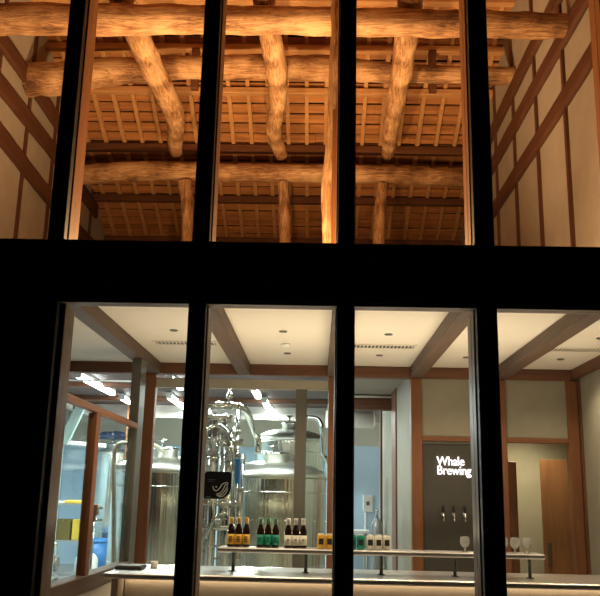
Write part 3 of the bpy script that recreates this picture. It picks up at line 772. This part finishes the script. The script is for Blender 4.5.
MB().box(-4.95, -4.62, 15.3, 15.7, .10, .15, .01).build('pump_base', M['rack'], pp)
MB().tube([(-4.93, 15.5, .36), (-4.68, 15.5, .36)], .10, 16).tube([(-4.68, 15.5, .36), (-4.60, 15.5, .36)], .13, 16).build('pump_motor', M['alu'], pp)
for x in (-4.92, -4.65): MB().box(x - .03, x + .03, 15.45, 15.55, .15, .28).build('motor_foot', M['rack'], pp)
MB().tube(spline([(-4.64, 15.5, .48), (-4.64, 15.5, .62), (-4.68, 15.48, .72), (-4.82, 15.46, .74)], 12), .025, 10).build('outlet_pipe', M['chrome'], pp)
for x in (-4.92, -4.65):
    for y in (15.34, 15.66): MB().tube([(x - .02, y, .05), (x + .02, y, .05)], .05, 14).build('wheel', M['tap'], pp)
bn = thing('blue_bin', 'blue plastic bin on the brewery floor right of the partition upright', 'bin', (-4.62, 18.3, 0))
MB().lathe(-4.62, 18.3, [(.22, 0), (.26, .62), (.245, .62), (.205, .02), (0, .02)], 24).build('bin_body', M['bluebin'], bn)
MB().lathe(-4.62, 18.3, [(.27, .60), (.28, .62), (.28, .65), (.2, .69), (0, .70)], 24).build('bin_lid', M['bluebin'], bn)
bg = MB().lathe(-4.52, 17.1, [(.20, 0), (.24, .1), (.23, .34), (.16, .44), (.05, .48), (0, .48)], 16)
for v in bg.bm.verts: v.co += Vector((noise.noise(v.co * 6) * .04, noise.noise(v.co * 6 + Vector((5, 0, 0))) * .04, 0))
tag(bg.build('white_sack', M['whitepl']), 'lumpy white sack on the floor under the yellow box, right of the grey pump', 'sack')
# pale blue diagonal brace and pipe on the far left
tag(MB().hexa([(-4.66, 15.0, 2.45), (-4.47, 15.0, 2.45), (-4.47, 15.1, 2.45), (-4.66, 15.1, 2.45), (-4.36, 15.0, 3.15), (-4.19, 15.0, 3.15), (-4.19, 15.1, 3.15), (-4.36, 15.1, 3.15)]).box(-4.66, -4.56, 15.0, 15.1, 0, 2.449).build('painted_brace', M['mint']),
    'pale blue painted post with diagonal brace at the far left', 'brace')
tag(MB().tube([(-6.05, 15.5, 2.58), (-3.9, 15.5, 2.46)], .04, 10).build('hanging_pipe', M['whitepl']), 'white overhead pipe crossing the pale blue wall at the far left', 'pipe')
tag(MB().box(-3.70, -3.50, 16.2, 16.5, 0, 3.34).build('timber_column', M['postZ']), 'brown timber column behind the slim far-left tank', 'column')

# corridor end
eb = thing('control_box', 'small white electrical box on the pale blue wall seen through the corridor', 'box', (.74, 13.5, 1.38))
MB().box(.74, .89, 13.45, 13.53, 1.40, 1.66, .008).build('box_body', M['whitepl'], eb)
MB().box(.79, .84, 13.444, 13.45, 1.50, 1.56).build('display', M['alu'], eb)
MB().tube([(.78, 13.49, .02), (.78, 13.49, 1.40)], .016, 8).build('conduit', M['whitepl'], eb)
struct(MB().box(.30, 1.0, 13.535, 13.60, 0, 2.42).build('wall_corridor_end', M['blue']))
cy = thing('gas_cylinder', 'grey gas cylinder standing at the far end of the corridor', 'cylinder', (.93, 12.4, 0))
MB().lathe(.88, 12.4, [(.08, 0), (.085, .02), (.085, 1.20), (.07, 1.27), (.03, 1.32), (.03, 1.34)], 24).build('cylinder_body', M['rack'], cy)
MB().lathe(.88, 12.4, [(.018, 1.34), (.018, 1.42), (.03, 1.425), (.03, 1.45), (0, 1.45)], 12).build('cylinder_valve', M['chrome'], cy)
MB().box(.86, .90, 12.30, 12.315, .98, 1.05).build('black_tag', M['ink'], cy)
tb = thing('steel_table', 'pale steel work table at the end of the corridor', 'table', (.6, 12.9, 0))
MB().box(.25, .80, 12.7, 13.3, 1.10, 1.14, .004).build('table_top', M['whitepl'], tb)
for x in (.29, .76):
    for y in (12.74, 13.26): MB().tube([(x, y, 0), (x, y, 1.10)], .02, 8).build('leg', M['rack'], tb)
tag(MB().tube([(.15, 15.0, 2.98), (1.0, 15.0, 2.98)], [.15, .15], 24).tube([(1.0, 15.0, 2.98), (1.06, 15.0, 2.98)], [.15, .09], 24).build('ceiling_duct', M['cream']), 'cream rounded duct below the brewery ceiling, seen through the corridor', 'duct')

# ------------------------------------------------------------------ lights
def light(kind, name, loc, energy, col, aim=None, **k):
    l = bpy.data.lights.new(name, kind); l.energy = energy; l.color = col
    for a, v in k.items(): setattr(l, a, v)
    o = bpy.data.objects.new(name, l); COL.objects.link(o); o.location = loc
    if aim is not None:
        o.rotation_euler = (Vector(aim) - Vector(loc)).to_track_quat('-Z', 'Y').to_euler()
    return o
WARM = (1, .79, .54); LOFT = (1, .56, .245); COOL = (.89, .97, .94)
for x, y, _ in DL:
    light('SPOT', 'downlight_lamp', (x, y, 2.955), 40, WARM, (x, y, 0), spot_size=2.2, spot_blend=.9, shadow_soft_size=.035)
# added fill without a fixture, standing in for counter bounce onto the cream ceiling
light('AREA', 'ceiling_fill', (.5, 7.0, 1.30), 60, WARM, (.5, 7.0, 3), shape='RECTANGLE', size=3.6, size_y=.1)
# loft uplights standing on the deck
for x, y, z, e, ax in ((-2.0, 9.4, 3.62, 560, -2.0), (-.45, 9.4, 3.62, 820, -.45), (1.15, 9.4, 3.62, 360, .9)):
    light('SPOT', 'loft_uplight', (x, y, z), e, LOFT, (ax, y + .75, 8.2), spot_size=2.05, spot_blend=.85, shadow_soft_size=.06)
for x, e in ((-2.0, 185), (-.55, 380), (.85, 110)):
    light('POINT', 'loft_deck_lamp', (x, 6.9, 3.25), e, LOFT, shadow_soft_size=.08)
# fluorescent output
for x, y0, y1 in LT:
    light('AREA', 'batten_lamp', (x, (y0 + y1) / 2, 3.23), 90, COOL, (x, (y0 + y1) / 2, 0), shape='RECTANGLE', size=.08, size_y=(y1 - y0))
for x, y in LX:  # output of the added, unseen battens over the tank fronts
    light('AREA', 'batten_lamp', (x, y, 3.22), 42, COOL, (x, y, 0), shape='RECTANGLE', size=1.2, size_y=.1)
for x in (-1.27, -.31, .61, 1.48, 2.42):       # the front row of downlights, out of sight above the window heads
    light('SPOT', 'downlight_lamp', (x, 5.75, 2.95), 40, WARM, (x, 6.1, 0), spot_size=2.4, spot_blend=.9, shadow_soft_size=.035)
light('SPOT', 'recess_lamp', (2.45, 9.6, 2.58), 55, (1, .82, .55), (2.4, 10.2, 0), spot_size=2.2, spot_blend=.8, shadow_soft_size=.05)

w = bpy.data.worlds.new('night'); S.world = w; w.use_nodes = True
bgn = w.node_tree.nodes['Background']; bgn.inputs[0].default_value = (.02, .024, .035, 1); bgn.inputs[1].default_value = .12

S.view_settings.view_transform = 'Standard'; S.view_settings.look = 'None'
S.view_settings.exposure = 0; S.view_settings.gamma = 1; S.view_settings.use_curve_mapping = False
S.cycles.max_bounces = 10; S.cycles.transparent_max_bounces = 16
S.cycles.sample_clamp_indirect = 4
S.cycles.use_denoising = True
